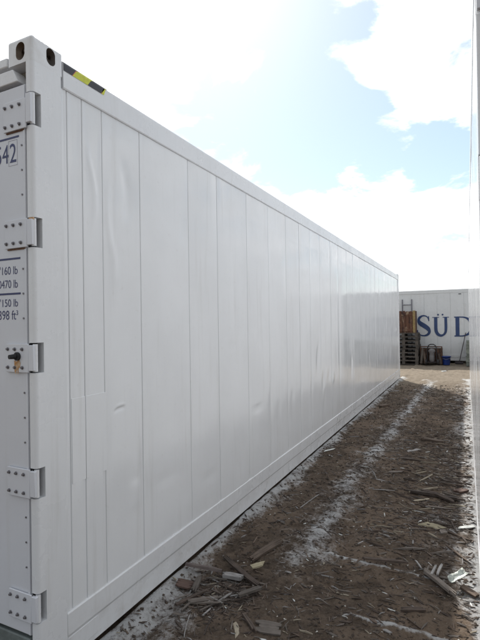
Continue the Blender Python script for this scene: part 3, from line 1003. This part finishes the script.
# ------------------------------------------------------------------ the named pieces of wood on the soil
# material, ends (x, y)-(x, y), width, thickness, lift, name, label, category
PIECES = [
 ('pk', .03, 1.12, .26, 1.20, .036, .022, .035, 'wood_strip', 'pinkish grey wood strip lying across the heap nearest the left container base', 'wood'),
 ('gy', .20, .95, .155, 1.10, .040, .022, .02, 'wood_block', 'short grey block standing in the heap under the pinkish strip', 'wood'),
 ('rd', .055, .985, .155, 1.03, .115, .012, .004, 'wood_offcut', 'flat reddish brown board offcut beside the left container base', 'wood'),
 ('lg', .28, 1.17, .42, 1.18, .055, .026, .03, 'wood_block', 'light grey weathered wood block at the right end of the pinkish strip', 'wood'),
 ('br', .36, 1.42, .47, 1.74, .055, .024, .012, 'wood_plank', 'brown plank pointing up the alley just beyond the near wood heap', 'wood'),
 ('gy', .47, .99, .57, 1.14, .036, .018, .03, 'wood_strip', 'grey strip slanting up at the right side of the near wood heap', 'wood'),
 ('gy', .22, .855, .38, .975, .034, .016, .015, 'wood_strip', 'grey strip at the near front of the wood heap', 'wood'),
 ('dk', .20, 1.36, .56, 1.14, .036, .020, .035, 'wood_strip', 'dark strip crossing behind the near wood heap', 'wood'),
 ('dk', .17, .79, .28, 1.02, .026, .014, .02, 'wood_strip', 'dark thin strip pointing at the camera in the near wood heap', 'wood'),
 ('dk', .55, .90, .69, .78, .026, .014, .004, 'wood_strip', 'dark splinter lying loose in front of the near wood heap', 'wood'),
 ('gy', .655, .84, .80, .885, .105, .012, .004, 'wood_plate', 'flat grey plate of split wood right of the near heap', 'wood'),
 ('pale', .55, .81, .61, .72, .034, .008, .002, 'wood_chip', 'rounded whitish chip on the bare soil in front of the heap', 'wood chip'),
 ('yel', .405, 1.34, .47, 1.40, .045, .016, .03, 'wood_chip', 'bright yellowish chip sitting on the back of the near heap', 'wood chip'),
 ('lg', .36, .60, .285, .78, .008, .006, .002, 'twig', 'single straight twig on the soil near the bottom edge of the photo', 'twig'),
 ('wh', .735, .765, .775, .745, .030, .010, .002, 'paint_flake', 'small white flake near the flat grey plate', 'flake'),
 ('dk', 1.17, 3.23, 1.64, 3.19, .050, .030, .010, 'branch', 'dark branch lying across the right half of the alley', 'branch'),
 ('pale', 1.19, 3.21, 1.43, 3.40, .030, .014, .016, 'wood_strip', 'pale strip leaning over the dark branch', 'wood'),
 ('dk', 1.29, 3.28, 1.58, 3.10, .045, .028, .016, 'branch', 'second dark branch crossing in front of the first', 'branch'),
 ('pale', 1.25, 3.06, 1.37, 3.14, .046, .010, .002, 'wood_chip', 'pale flat chip in front of the two dark branches', 'wood chip'),
 ('pale', 1.25, 3.57, 1.36, 3.79, .018, .010, .006, 'wood_strip', 'thin pale strip behind the dark branches', 'wood'),
 ('rd', 1.59, 3.41, 1.67, 3.52, .095, .020, .004, 'wood_offcut', 'reddish brown offcut near the right container base', 'wood'),
 ('yel', 1.37, 2.49, 1.51, 2.46, .090, .014, .004, 'wood_chip', 'broad yellowish tan chip with dark edges on the right of the alley', 'wood chip'),
 ('gy', 1.50, 2.38, 1.56, 2.46, .062, .012, .003, 'wood_chip', 'grey chip touching the broad yellowish tan chip', 'wood chip'),
 ('wh', 1.62, 2.55, 1.735, 2.635, .030, .014, .006, 'wood_strip', 'whitish strip ending at the right container base', 'wood'),
 ('dk', 1.57, 2.68, 1.61, 2.49, .013, .010, .006, 'twig', 'dark twig beside the whitish strip by the right container', 'twig'),
 ('gy', 1.43, 1.72, 1.63, 1.50, .046, .022, .020, 'wood_plank', 'grey split plank under the curled white scrap', 'wood'),
 ('lg', 1.485, 1.66, 1.505, 1.80, .016, .012, .030, 'wood_splinter', 'pale frayed splinter, left of the pair behind the white scrap', 'wood'),
 ('lg', 1.52, 1.65, 1.54, 1.82, .015, .012, .034, 'wood_splinter', 'pale frayed splinter, right of the pair behind the white scrap', 'wood'),
 ('gy', 1.455, 1.68, 1.465, 1.79, .012, .010, .026, 'wood_splinter', 'short grey splinter left of the pale frayed pair', 'wood'),
 ('lg', 1.375, 1.85, 1.42, 1.75, .012, .009, .020, 'twig', 'light twig sticking up where the white line of overspray ends', 'twig'),
 ('br', 1.655, 1.635, 1.74, 1.585, .042, .018, .006, 'wood_strip', 'brown strip wedged against the right container base by the white scrap', 'wood'),
 ('dk', 1.34, 1.28, 1.48, 1.33, .030, .016, .004, 'wood_strip', 'short dark strip alone on the bare soil at lower right', 'wood'),
 ('dk', 1.06, 1.72, 1.32, 1.79, .028, .020, .014, 'branch', 'long dark branch lying along the white line of overspray', 'branch'),
 ('lg', .38, 2.41, .42, 2.92, .010, .008, .004, 'twig', 'long light twig in the middle distance left of the white track', 'twig'),
 ('dk', .45, .655, .405, .84, .010, .008, .002, 'twig', 'dark twig beside the straight light one near the bottom edge', 'twig'),
 ('br', .19, 7.62, .33, 7.81, .10, .03, .004, 'wood_offcut', 'brown offcut far down the alley near the left container', 'wood'),
 ('wh', .10, 4.19, .18, 4.33, .040, .012, .004, 'wood_chip', 'white chip beside the left container base halfway down the alley', 'wood chip'),
 ('lg', .10, 9.55, .26, 9.75, .09, .02, .004, 'wood_offcut', 'pale offcut close to the far end of the left container', 'wood'),
 ('lg', 1.02, 4.62, 1.14, 4.80, .05, .014, .003, 'wood_chip', 'pale grey chip in the middle distance right of the white track', 'wood chip'),
 ('br', 1.12, 5.35, 1.42, 5.30, .10, .03, .003, 'wood_offcut', 'wide brown offcut in the middle distance near the right container', 'wood'),
 ('gy', .93, 3.72, 1.05, 3.83, .06, .012, .003, 'wood_chip', 'grey chip behind the pale strips, right of the white track', 'wood chip'),
 ('wh', .95, 14.65, 1.08, 14.78, .16, .02, .003, 'paper_scrap', 'whitish scrap on the sunlit ground in front of the blue tub', 'scrap'),
]
rnd = random.Random(11)
for (mk, xa, ya, xb, yb, wd, th, lift, nm, lab, cat) in PIECES:
    L_ = math.hypot(xb - xa, yb - ya)
    wd *= .84
    th *= .8
    mb = MB()
    if nm in ('twig', 'branch', 'wood_chip', 'paint_flake', 'paper_scrap'):
        splinter(mb, L_, wd, th, rnd, 0, 7 if L_ > .12 else 5, .8 if wd < .06 else .35)
    else:
        plank(mb, L_, wd, th, rnd)
    o = mb.build(nm, WM[mk])
    lay(o, (xa + xb) / 2, (ya + yb) / 2, math.atan2(yb - ya, xb - xa), L_, lift, roll=rnd.uniform(-.25, .25) if wd < .06 else rnd.uniform(-.08, .08))
    tag(o, lab, cat)

# curled white scrap by the right container
q = MB()
nu, nv = 9, 6
top = []
for i in range(nu):
    for j in range(nv):
        u, v = i / (nu - 1), j / (nv - 1)
        top.append((u * .17 - .085, v * .085 - .042 + .01 * math.sin(u * 5), .045 * u ** 2 + .03 * (2 * v - 1) ** 2 * (1 - .4 * u) + .004 * math.sin(u * 9 + v * 6)))
bot = [(x, y, z - .003) for x, y, z in top]
n = nu * nv
fs = []
for i in range(nu - 1):
    for j in range(nv - 1):
        a = i * nv + j
        fs.append((a, a + nv, a + nv + 1, a + 1)); fs.append((n + a, n + a + 1, n + a + nv + 1, n + a + nv))
ring = [i * nv for i in range(nu)] + [(nu - 1) * nv + j for j in range(1, nv)] + [i * nv + nv - 1 for i in range(nu - 2, -1, -1)] + [j for j in range(nv - 2, 0, -1)]
for k in range(len(ring)):
    a, bq = ring[k], ring[(k + 1) % len(ring)]
    fs.append((a, n + a, n + bq, bq))
q.add(top + bot, fs, 0, True)
M_SCRAP = plain('glossy_white_scrap', (0.50, 0.54, 0.50), 0.22, 0.45, 26, 0.3)
o = q.build('plastic_scrap', M_SCRAP)
o.location = (1.635, 1.655, gh(1.635, 1.655) + .034)
o.rotation_euler = (.1, -.1, .85)
o.scale = (.68, .62, .7)
tag(o, 'curled glossy white scrap lying on the grey split plank', 'scrap')

# ------------------------------------------------------------------ countable small splinters
VAR = {}
def variant(mk, k):
    if (mk, k) not in VAR:
        rv = random.Random(100 + k)
        mb = MB()
        if k < 3:
            plank(mb, 1.0, 0.20, 0.10, rv)
        else:
            splinter(mb, 1.0, 0.16 + .10 * rv.random(), 0.10, rv, 0, 4, .8)
        VAR[(mk, k)] = mb.mesh('splinter', WM[mk])
    return VAR[(mk, k)]

ZONES = [  # count, x range, y range, lengths, angle (mean, spread), material weights, name, label, group
 (64, (.14, .52), (.80, 1.30), (.04, .17), (.5, 1.1), 'dk dk gy gy br lg', 'twig', ('twig', 'in the heap by the left container'), 'twigs in the near heap'),
 (26, (.10, .95), (.62, .98), (.03, .09), (0, 3), 'dk gy br gy', 'wood_splinter', ('splinter', 'in front of the near heap'), 'splinters in front of the near heap'),
 (46, (1.0, 1.70), (2.0, 3.0), (.05, .22), (-.25, .8), 'dk gy dk br gy pale', 'wood_splinter', ('splinter', 'before the dark branches'), 'splinters before the dark branches'),
 (52, (1.02, 1.70), (3.0, 4.5), (.06, .26), (-.1, .9), 'dk gy dk br gy pale', 'wood_splinter', ('splinter', 'around the dark branches'), 'splinters around the dark branches'),
 (34, (.75, 1.68), (1.18, 1.70), (.04, .13), (0, 1.2), 'dk gy gy br', 'wood_splinter', ('splinter', 'between the two white lines'), 'splinters between the white lines'),
 (44, (.20, 1.00), (1.55, 3.0), (.04, .14), (.2, 1.5), 'gy lg dk br gy', 'wood_splinter', ('splinter', 'by the white track past the heap'), 'splinters about the white track'),
 (30, (.15, 1.05), (3.0, 5.5), (.05, .18), (.2, 1.5), 'gy lg dk pale', 'wood_splinter', ('splinter', 'by the distant white track'), 'splinters along the white track'),
]
TONE = dict(dk='dark', gy='grey', br='brown', lg='whitish', pale='pale')
rnd = random.Random(23)
for (cnt, xr, yr, lr, ang, mats, nm, lab, grp) in ZONES:
    mats = mats.split()
    for i in range(cnt):
        x, y = rnd.uniform(*xr), rnd.uniform(*yr)
        if nm == 'twig':
            x, y = rnd.gauss(.36, .085), rnd.gauss(1.03, .10)
        L_ = rnd.uniform(*lr) * .85
        mk = rnd.choice(mats)
        o = link(nm, variant(mk, rnd.randrange(5)))
        th = min(.02, L_ * rnd.uniform(.05, .12)) / .10
        o.scale = (L_, L_ * rnd.uniform(.20, .48), th * .8)
        lay(o, x, y, ang[0] + rnd.uniform(-ang[1], ang[1]) + (PI if rnd.random() < .5 else 0), L_, rnd.uniform(0, .030) if nm == 'twig' else rnd.uniform(-.001, .005), roll=rnd.uniform(-.4, .4))
        size = 'short' if L_ < .85 * (lr[0] + (lr[1] - lr[0]) * .4) else 'long'
        rel = 'lengthwise' if abs(math.sin(o.rotation_euler.z)) > .6 else 'crosswise'
        mx, my = ((.36, 1.03) if nm == 'twig' else ((xr[0] + xr[1]) / 2, (yr[0] + yr[1]) / 2))
        spot = ('near' if y < my else 'far') + (' left' if x < mx else ' right')
        tag(o, '%s %s %s lying %s, %s, at the %s' % (size, TONE[mk], lab[0], rel, lab[1], spot), 'twig' if nm == 'twig' else 'splinter', grp)

# the rest of the litter: far too many and too small to pick apart
lit = MB()
rnd = random.Random(31)
LM = [W_DARK, W_GREY, W_BROWN, W_LIGHT, W_PALE, W_WHITE]
NL = 8500
lx, ly, ll, lt_ = [], [], [], []
while len(lx) < NL:
    y = -.3 + 11.0 * rnd.random() ** 1.7
    x = rnd.uniform(.03, 1.73)
    dens = .30 + .9 * math.exp(-((x - 1.45) / .45) ** 2) * (1 if 1.9 < y < 6 else .5) + .7 * math.exp(-((x - .36) / .2) ** 2 - ((y - 1.03) / .25) ** 2)
    dens *= .55 + .45 * float(vnoise(np.array([x]), np.array([y]), .35, 41)[0])
    dens *= 1 - .6 * float(sstep(np.array(y), 3.5, 7.5))
    if rnd.random() > dens:
        continue
    lx.append(x); ly.append(y)
lz = ground_h(np.array(lx), np.array(ly))
for i in range(NL):
    y = ly[i]
    L_ = rnd.uniform(.010, .042) * (1 + .10 * y) * (1.6 if rnd.random() < .12 else 1)
    wd = L_ * rnd.uniform(.08, .26)
    mt = Matrix.Translation((lx[i], y, lz[i] + rnd.uniform(-.001, .004))) @ Matrix.Rotation(rnd.uniform(0, 2 * PI) if rnd.random() < .5 else rnd.gauss(-.15, .5), 4, 'Z') @ Matrix.Rotation(rnd.gauss(0, .15), 4, 'Y') @ Matrix.Rotation(rnd.gauss(0, .5), 4, 'X')
    splinter(lit, L_, wd, min(.008, wd * .6), rnd, rnd.choices(range(6), (36, 27, 24, 8, 4, 1.2))[0], 2, .6, mt)
for i in range(650):       # the crumbled middle of the near heap
    x, y = rnd.gauss(.36, .085), rnd.gauss(1.03, .095)
    L_ = rnd.uniform(.02, .095)
    mt = Matrix.Translation((x, y, gh(x, y) + rnd.uniform(-.002, .026) * math.exp(-((x - .36) / .1) ** 2 - ((y - 1.03) / .11) ** 2))) @ Matrix.Rotation(rnd.gauss(.5, .9), 4, 'Z') @ Matrix.Rotation(rnd.gauss(0, .2), 4, 'Y') @ Matrix.Rotation(rnd.gauss(0, .5), 4, 'X')
    splinter(lit, L_, L_ * rnd.uniform(.05, .16), .006, rnd, rnd.choices(range(6), (40, 26, 24, 7, 3, 0))[0], 2, .6, mt)
o = lit.build('wood_chip_litter', LM, fix=False)
o['kind'] = 'stuff'
o['label'] = 'fine wood chips and twigs trodden into the soil'

# clods and grit
cl = MB()
rnd = random.Random(47)
M_CLOD = plain('soil_clod', (0.075, 0.056, 0.042), 0.95, 0.5, 40, 0.8, col2=(0.035, 0.026, 0.02))
M_FLECK = plain('pale_fleck', (0.52, 0.50, 0.46), 0.7, 0.3, 30)
NC = 5200
cx = [rnd.uniform(.02, 1.73) for _ in range(NC)]
cyy = [-.3 + 11.5 * rnd.random() ** 2.0 for _ in range(NC)]
cz = ground_h(np.array(cx), np.array(cyy))
octa = [(1, 0, 0), (-1, 0, 0), (0, 1, 0), (0, -1, 0), (0, 0, 1), (0, 0, -1)]
of = [(0, 2, 4), (2, 1, 4), (1, 3, 4), (3, 0, 4), (2, 0, 5), (1, 2, 5), (3, 1, 5), (0, 3, 5)]
for i in range(NC):
    pale_ = rnd.random() < .09
    r0 = (rnd.uniform(.003, .008) if pale_ else rnd.uniform(.004, .014)) * (1 + .07 * cyy[i])
    mt = Matrix.Rotation(rnd.uniform(0, 6.3), 3, 'Z') @ Matrix.Rotation(rnd.uniform(-.6, .6), 3, 'X')
    vs = [mt @ Vector((p[0] * r0 * rnd.uniform(.6, 1.4), p[1] * r0 * rnd.uniform(.6, 1.3), p[2] * r0 * rnd.uniform(.35, .8))) + Vector((cx[i], cyy[i], cz[i] + .001)) for p in octa]
    cl.add(vs, of, 1 if pale_ else 0)
o = cl.build('soil_clods', [M_CLOD, M_FLECK], fix=False)
o['kind'] = 'stuff'
o['label'] = 'crumbs of soil and pale grit over the ground'

# ------------------------------------------------------------------ things in front of the lettered container
rnd = random.Random(3)


def pallet_mesh(name, wx, wy, mat, seed):
    r = random.Random(seed)
    mb = MB()
    nb = 7
    for k in range(nb):
        y0 = -wy / 2 + k * (wy - .10) / (nb - 1)
        mb.box(-wx / 2 + r.uniform(-.008, .008), wx / 2 + r.uniform(-.008, .008), y0, y0 + .10, .1205, .144 + r.uniform(-.002, .002))
    for x0 in (-wx / 2, -.05, wx / 2 - .10):
        mb.box(x0, x0 + .10, -wy / 2, wy / 2, .099, .120)
        for y0 in (-wy / 2, -.07, wy / 2 - .14):
            mb.box(x0, x0 + .10, y0, y0 + .14, .0225, .0985)
    for y0 in (-wy / 2, -.05, wy / 2 - .10):
        mb.box(-wx / 2, wx / 2, y0, y0 + .10, 0, .022)
    return mb.mesh(name, mat, bevel=.002, seg=1)


ORD = ['bottom', 'second', 'third', 'fourth', 'fifth', 'sixth', 'seventh', 'top']
PMS = [pallet_mesh('pallet', 1.0, .95, W_PALLET, s) for s in range(3)]
for i in range(8):
    o = link('pallet', PMS[i % 3])
    o.location = (-.40 + rnd.uniform(-.018, .018), 16.92 + rnd.uniform(-.02, .02), -.012 + i * .1445)
    o.rotation_euler = (0, 0, rnd.uniform(-.015, .015))
    lab = 'grey brown pallet, %s of the eight stacked under the brown crate' % ORD[i]
    tag(o, lab, 'pallet', 'pallets stacked under the brown crate')
PM2 = pallet_mesh('pallet', 1.0, .9, W_PALLET2, 8)
ORD2 = ['bottom', 'second', 'third', 'fourth', 'fifth', 'top']
for i in range(6):
    o = link('pallet', PM2)
    o.location = (2.155 + rnd.uniform(-.015, .015), 16.9, -.012 + i * .1445)
    tag(o, 'greenish grey pallet at the right container edge, %s of its six' % ORD2[i], 'pallet', 'pallets stacked at the right')

# brown crate on the pallets
M_CRATE, t, b = new_mat('stained_crate_board')
obj = t.n('ShaderNodeTexCoord').outputs['Object']
nn1 = t.noise(t.mapping(obj, (7, 7, 3)), 1.0, 6, 0.7, .6)
cc = t.mix(t.maprange(nn1, .36, .52), (0.035, 0.016, 0.014), (0.10, 0.045, 0.026))
cc = t.mix(t.maprange(t.noise(t.mapping(obj, (11, 11, 5), (3, 1, 2)), 1.0, 5, .7, .5), .56, .68), cc, (0.28, 0.21, 0.145))
L(t, cc, b.inputs['Base Color']); b.inputs['Roughness'].default_value = .8
W_EDGE = wood('yellow_corner_board', (0.20, 0.13, 0.05), (0.38, 0.29, 0.14))
ct = thing('crate', 'tall stained brown crate with a yellowish corner board standing on the pallet stack', 'crate', (-.35, 16.95, 1.146))
hw, hd, hh = .345, .33, .80
for k in range(5):
    x0 = -hw + k * .122 + .002
    MB().box(x0, x0 + .104, -hd + rnd.uniform(-.006, .008), -hd + .02, .0, hh + rnd.uniform(-.01, .01)).build('board', M_CRATE, ct, bevel=.003)
for k in range(5):
    y0 = -hd + .022 + k * .128
    MB().box(hw - .02, hw, y0, y0 + .122, .0, hh + rnd.uniform(-.01, .01)).build('board', M_CRATE, ct, bevel=.003)
MB().box(hw - .082, hw + .004, -hd - .022, -hd - .002, .0, hh + .015).build('corner_board', W_EDGE, ct, bevel=.003)
for z0 in (.06, .64):
    MB().box(-hw, hw - .085, -hd - .018, -hd - .002, z0, z0 + .075).build('batten', M_CRATE, ct, bevel=.003)
MB().box(-hw, hw - .022, -hd + .022, hd, .0, hh - .03).build('inner_box', M_CRATE, ct)

# ladder behind the stack
M_ALU = plain('ladder_aluminium', (0.20, 0.20, 0.23), 0.5, .3, 20, .1, .4)
lt = thing('ladder', 'grey ladder leaning on the lettered container behind the brown crate, its top showing', 'ladder', (-.375, 17.41, 0.0))
tilt = Vector((0, .10, 2.40))
for sx in (-.17, .17):
    MB().tube([(sx, -.02, -.02), (sx, .10, 2.41)], .022, 8).build('rail', M_ALU, lt, fix=False)
for k in range(8):
    z = .24 + k * .28
    p = -.02 + .12 * z / 2.41
    MB().tube([(-.17, p, z), (.17, p, z)], .015, 8).build('rung', M_ALU, lt, fix=False)

# rusty bin
M_RBIN, t, b = new_mat('rusty_sheet')
obj = t.n('ShaderNodeTexCoord').outputs['Object']
nn1 = t.noise(t.mapping(obj, (6, 6, 3)), 1.0, 6, .7, .4)
cc = t.mix(t.maprange(nn1, .38, .6), (0.035, 0.019, 0.016), (0.10, 0.050, 0.030))
cc = t.mix(t.maprange(t.noise(obj, 19, 5, .7), .58, .70), cc, (0.19, 0.13, 0.095))
L(t, cc, b.inputs['Base Color']); b.inputs['Roughness'].default_value = .85
bn = thing('rusty_bin', 'rusty brown sheet metal bin with a frame between the pallets and the blue tub', 'bin', (.51, 16.98, -.012))
bw, bd, bh = .365, .26, .66
W_BIN = wood('rusty_slat', (0.030, 0.017, 0.014), (0.12, 0.060, 0.038))
for k in range(8):
    x0 = -bw + k * (2 * bw / 8) + .010
    MB().box(x0, x0 + 2 * bw / 8 - .026, -bd + .006 + rnd.uniform(-.006, .006), -bd + .03, .10, bh - .034 - rnd.uniform(0, .05)).build('slat', W_BIN, bn, bevel=.003)
MB().box(-bw, bw, -bd + .034, bd, .10, bh - .08).build('bin_body', M_CLOD, bn, bevel=.01)
MB().box(-bw + .04, bw - .04, -bd - .012, -bd + .004, .34, .385).build('frame_bar', M_RBIN, bn, bevel=.004)
for z0 in (.06, bh - .03):
    MB().box(-bw - .01, bw + .01, -bd, -bd + .03, z0, z0 + .035).build('frame_bar', M_RBIN, bn, bevel=.004)
for x0 in (-bw - .01, bw - .03):
    MB().box(x0, x0 + .04, -bd - .003, -bd + .03, 0, bh).build('leg', M_RBIN, bn, bevel=.004)

# loose boards leaning on the bin
for i, (xx, ln, ti, mk, lab) in enumerate(((.20, .62, .10, W_GREY, 'grey board leaning on the rusty bin beside the pallet stack'), (.29, .50, -.14, W_BROWN, 'shorter brown board leaning on the rusty bin left of the cart'),
                                           (.80, .46, -.18, W_DARK, 'dark board leaning on the rusty bin beside the blue tub'))):
    q = MB(); plank(q, ln, .075, .02, rnd)
    o = q.build('wood_board', mk)
    o.rotation_mode = 'YXZ'
    o.matrix_world = Matrix.Translation((xx, 16.655, ln / 2 - .02)) @ Matrix.Rotation(ti, 4, 'Y') @ Matrix.Rotation(-.20, 4, 'X') @ Matrix.Rotation(PI / 2, 4, 'X') @ Matrix.Rotation(PI / 2, 4, 'Z')
    tag(o, lab, 'board')

# motor cart in front of it
M_CART = plain('cart_dark_steel', (0.022, 0.020, 0.024), .5, .3, 20, .1, .3)
M_MOTOR = plain('motor_grey', (0.15, 0.145, 0.15), .5, .35, 12, .2)
cr = thing('hand_cart', 'dark looped handle cart with a pale grey motor in front of the rusty bin', 'cart', (.545, 16.62, -.012))
pts = [(-.15, 0, .10), (-.155, .02, .45), (-.15, .03, .60), (-.11, .035, .70), (-.05, .04, .735), (.05, .04, .735), (.11, .035, .70), (.15, .03, .60), (.155, .02, .45), (.15, 0, .10)]
MB().tube(pts, .018, 8).build('handle', M_CART, cr, fix=False)
MB().box(-.16, .16, -.12, .04, .09, .115).build('base_plate', M_CART, cr, bevel=.004)
for sx in (-.20, .20):
    MB().tube([(sx - .025, 0, .10), (sx + .025, 0, .10)], .10, 18).build('wheel', M_DARK, cr, fix=False)
MB().tube([(0, -.05, .117), (0, -.05, .16), (0, -.05, .32), (0, -.05, .40), (0, -.05, .47), (0, -.05, .55), (0, -.05, .585)], [.06, .085, .09, .075, .105, .10, .05], 16).build('motor', M_MOTOR, cr, fix=False)
MB().tube([(-.115, -.08, .50), (.115, -.08, .50)], .022, 10).build('motor_shaft', M_MOTOR, cr, fix=False)

# blue tub
M_TUB = plain('blue_plastic', (0.012, 0.040, 0.21), .4, .25, 8, .1)
q = MB()
prof = [(.0, .0), (.118, .0), (.122, .01), (.148, .285), (.162, .287), (.164, .305), (.146, .308), (.139, .29), (.116, .02), (.0, .015)]
n = 24
vs, fs = [], []
for (rr_, zz_) in prof:
    vs += [(rr_ * math.cos(2 * PI * k / n), rr_ * math.sin(2 * PI * k / n), zz_) for k in range(n)]
for i in range(len(prof) - 1):
    for k in range(n):
        fs.append((i * n + k, i * n + (k + 1) % n, (i + 1) * n + (k + 1) % n, (i + 1) * n + k))
q.add(vs, fs, 0, True)
tb = thing('tub', 'blue plastic tub on the ground right of the rusty bin', 'tub', (1.005, 16.78, -.012))
q.build('tub_body', M_TUB, tb, fix=False)
MB().tube([(-.155, 0, .285), (-.13, -.10, .24), (0, -.165, .20), (.13, -.10, .24), (.155, 0, .285)], .006, 6).build('tub_handle', M_STEEL, tb, fix=False)

# broom leaning on the wall
M_POLE = plain('purple_brown_pole', (0.060, 0.045, 0.055), .6, .3, 20, .1)
bm2 = thing('broom', 'thin dark broom leaning against the lettered container near the right edge', 'broom', (1.43, 17.25, -.012))
MB().tube([(-.01, 0, .05), (.22, .27, 1.13)], .013, 8).build('handle', M_POLE, bm2, fix=False)
MB().box(-.15, .13, -.03, .03, .035, .075).build('broom_head', M_POLE, bm2, bevel=.006)
MB().box(-.145, .125, -.025, .025, -.002, .0345).build('bristles', M_DARK, bm2)

# squared timbers carrying the lettered container
M_TIMBER = wood('bearing_timber', (0.05, 0.04, 0.035), (0.11, 0.09, 0.075))
for i, xx in enumerate((-6.8, -2.6, 1.55, 3.2)):
    o = MB().box(-.09, .09, -1.15, 1.15, -.05, .0735).build('timber', M_TIMBER, None, bevel=.006)
    o.location = (xx, FY + 1.25, 0.0)
    tag(o, ['dark squared timber under the hidden left end of the lettered container', 'dark squared timber under the lettered container, hidden by the left container',
            'dark squared timber under the lettered container below its last visible letter', 'dark squared timber under the hidden right end of the lettered container'][i], 'timber', 'timbers under the lettered container')

print('objects', len(bpy.data.objects))
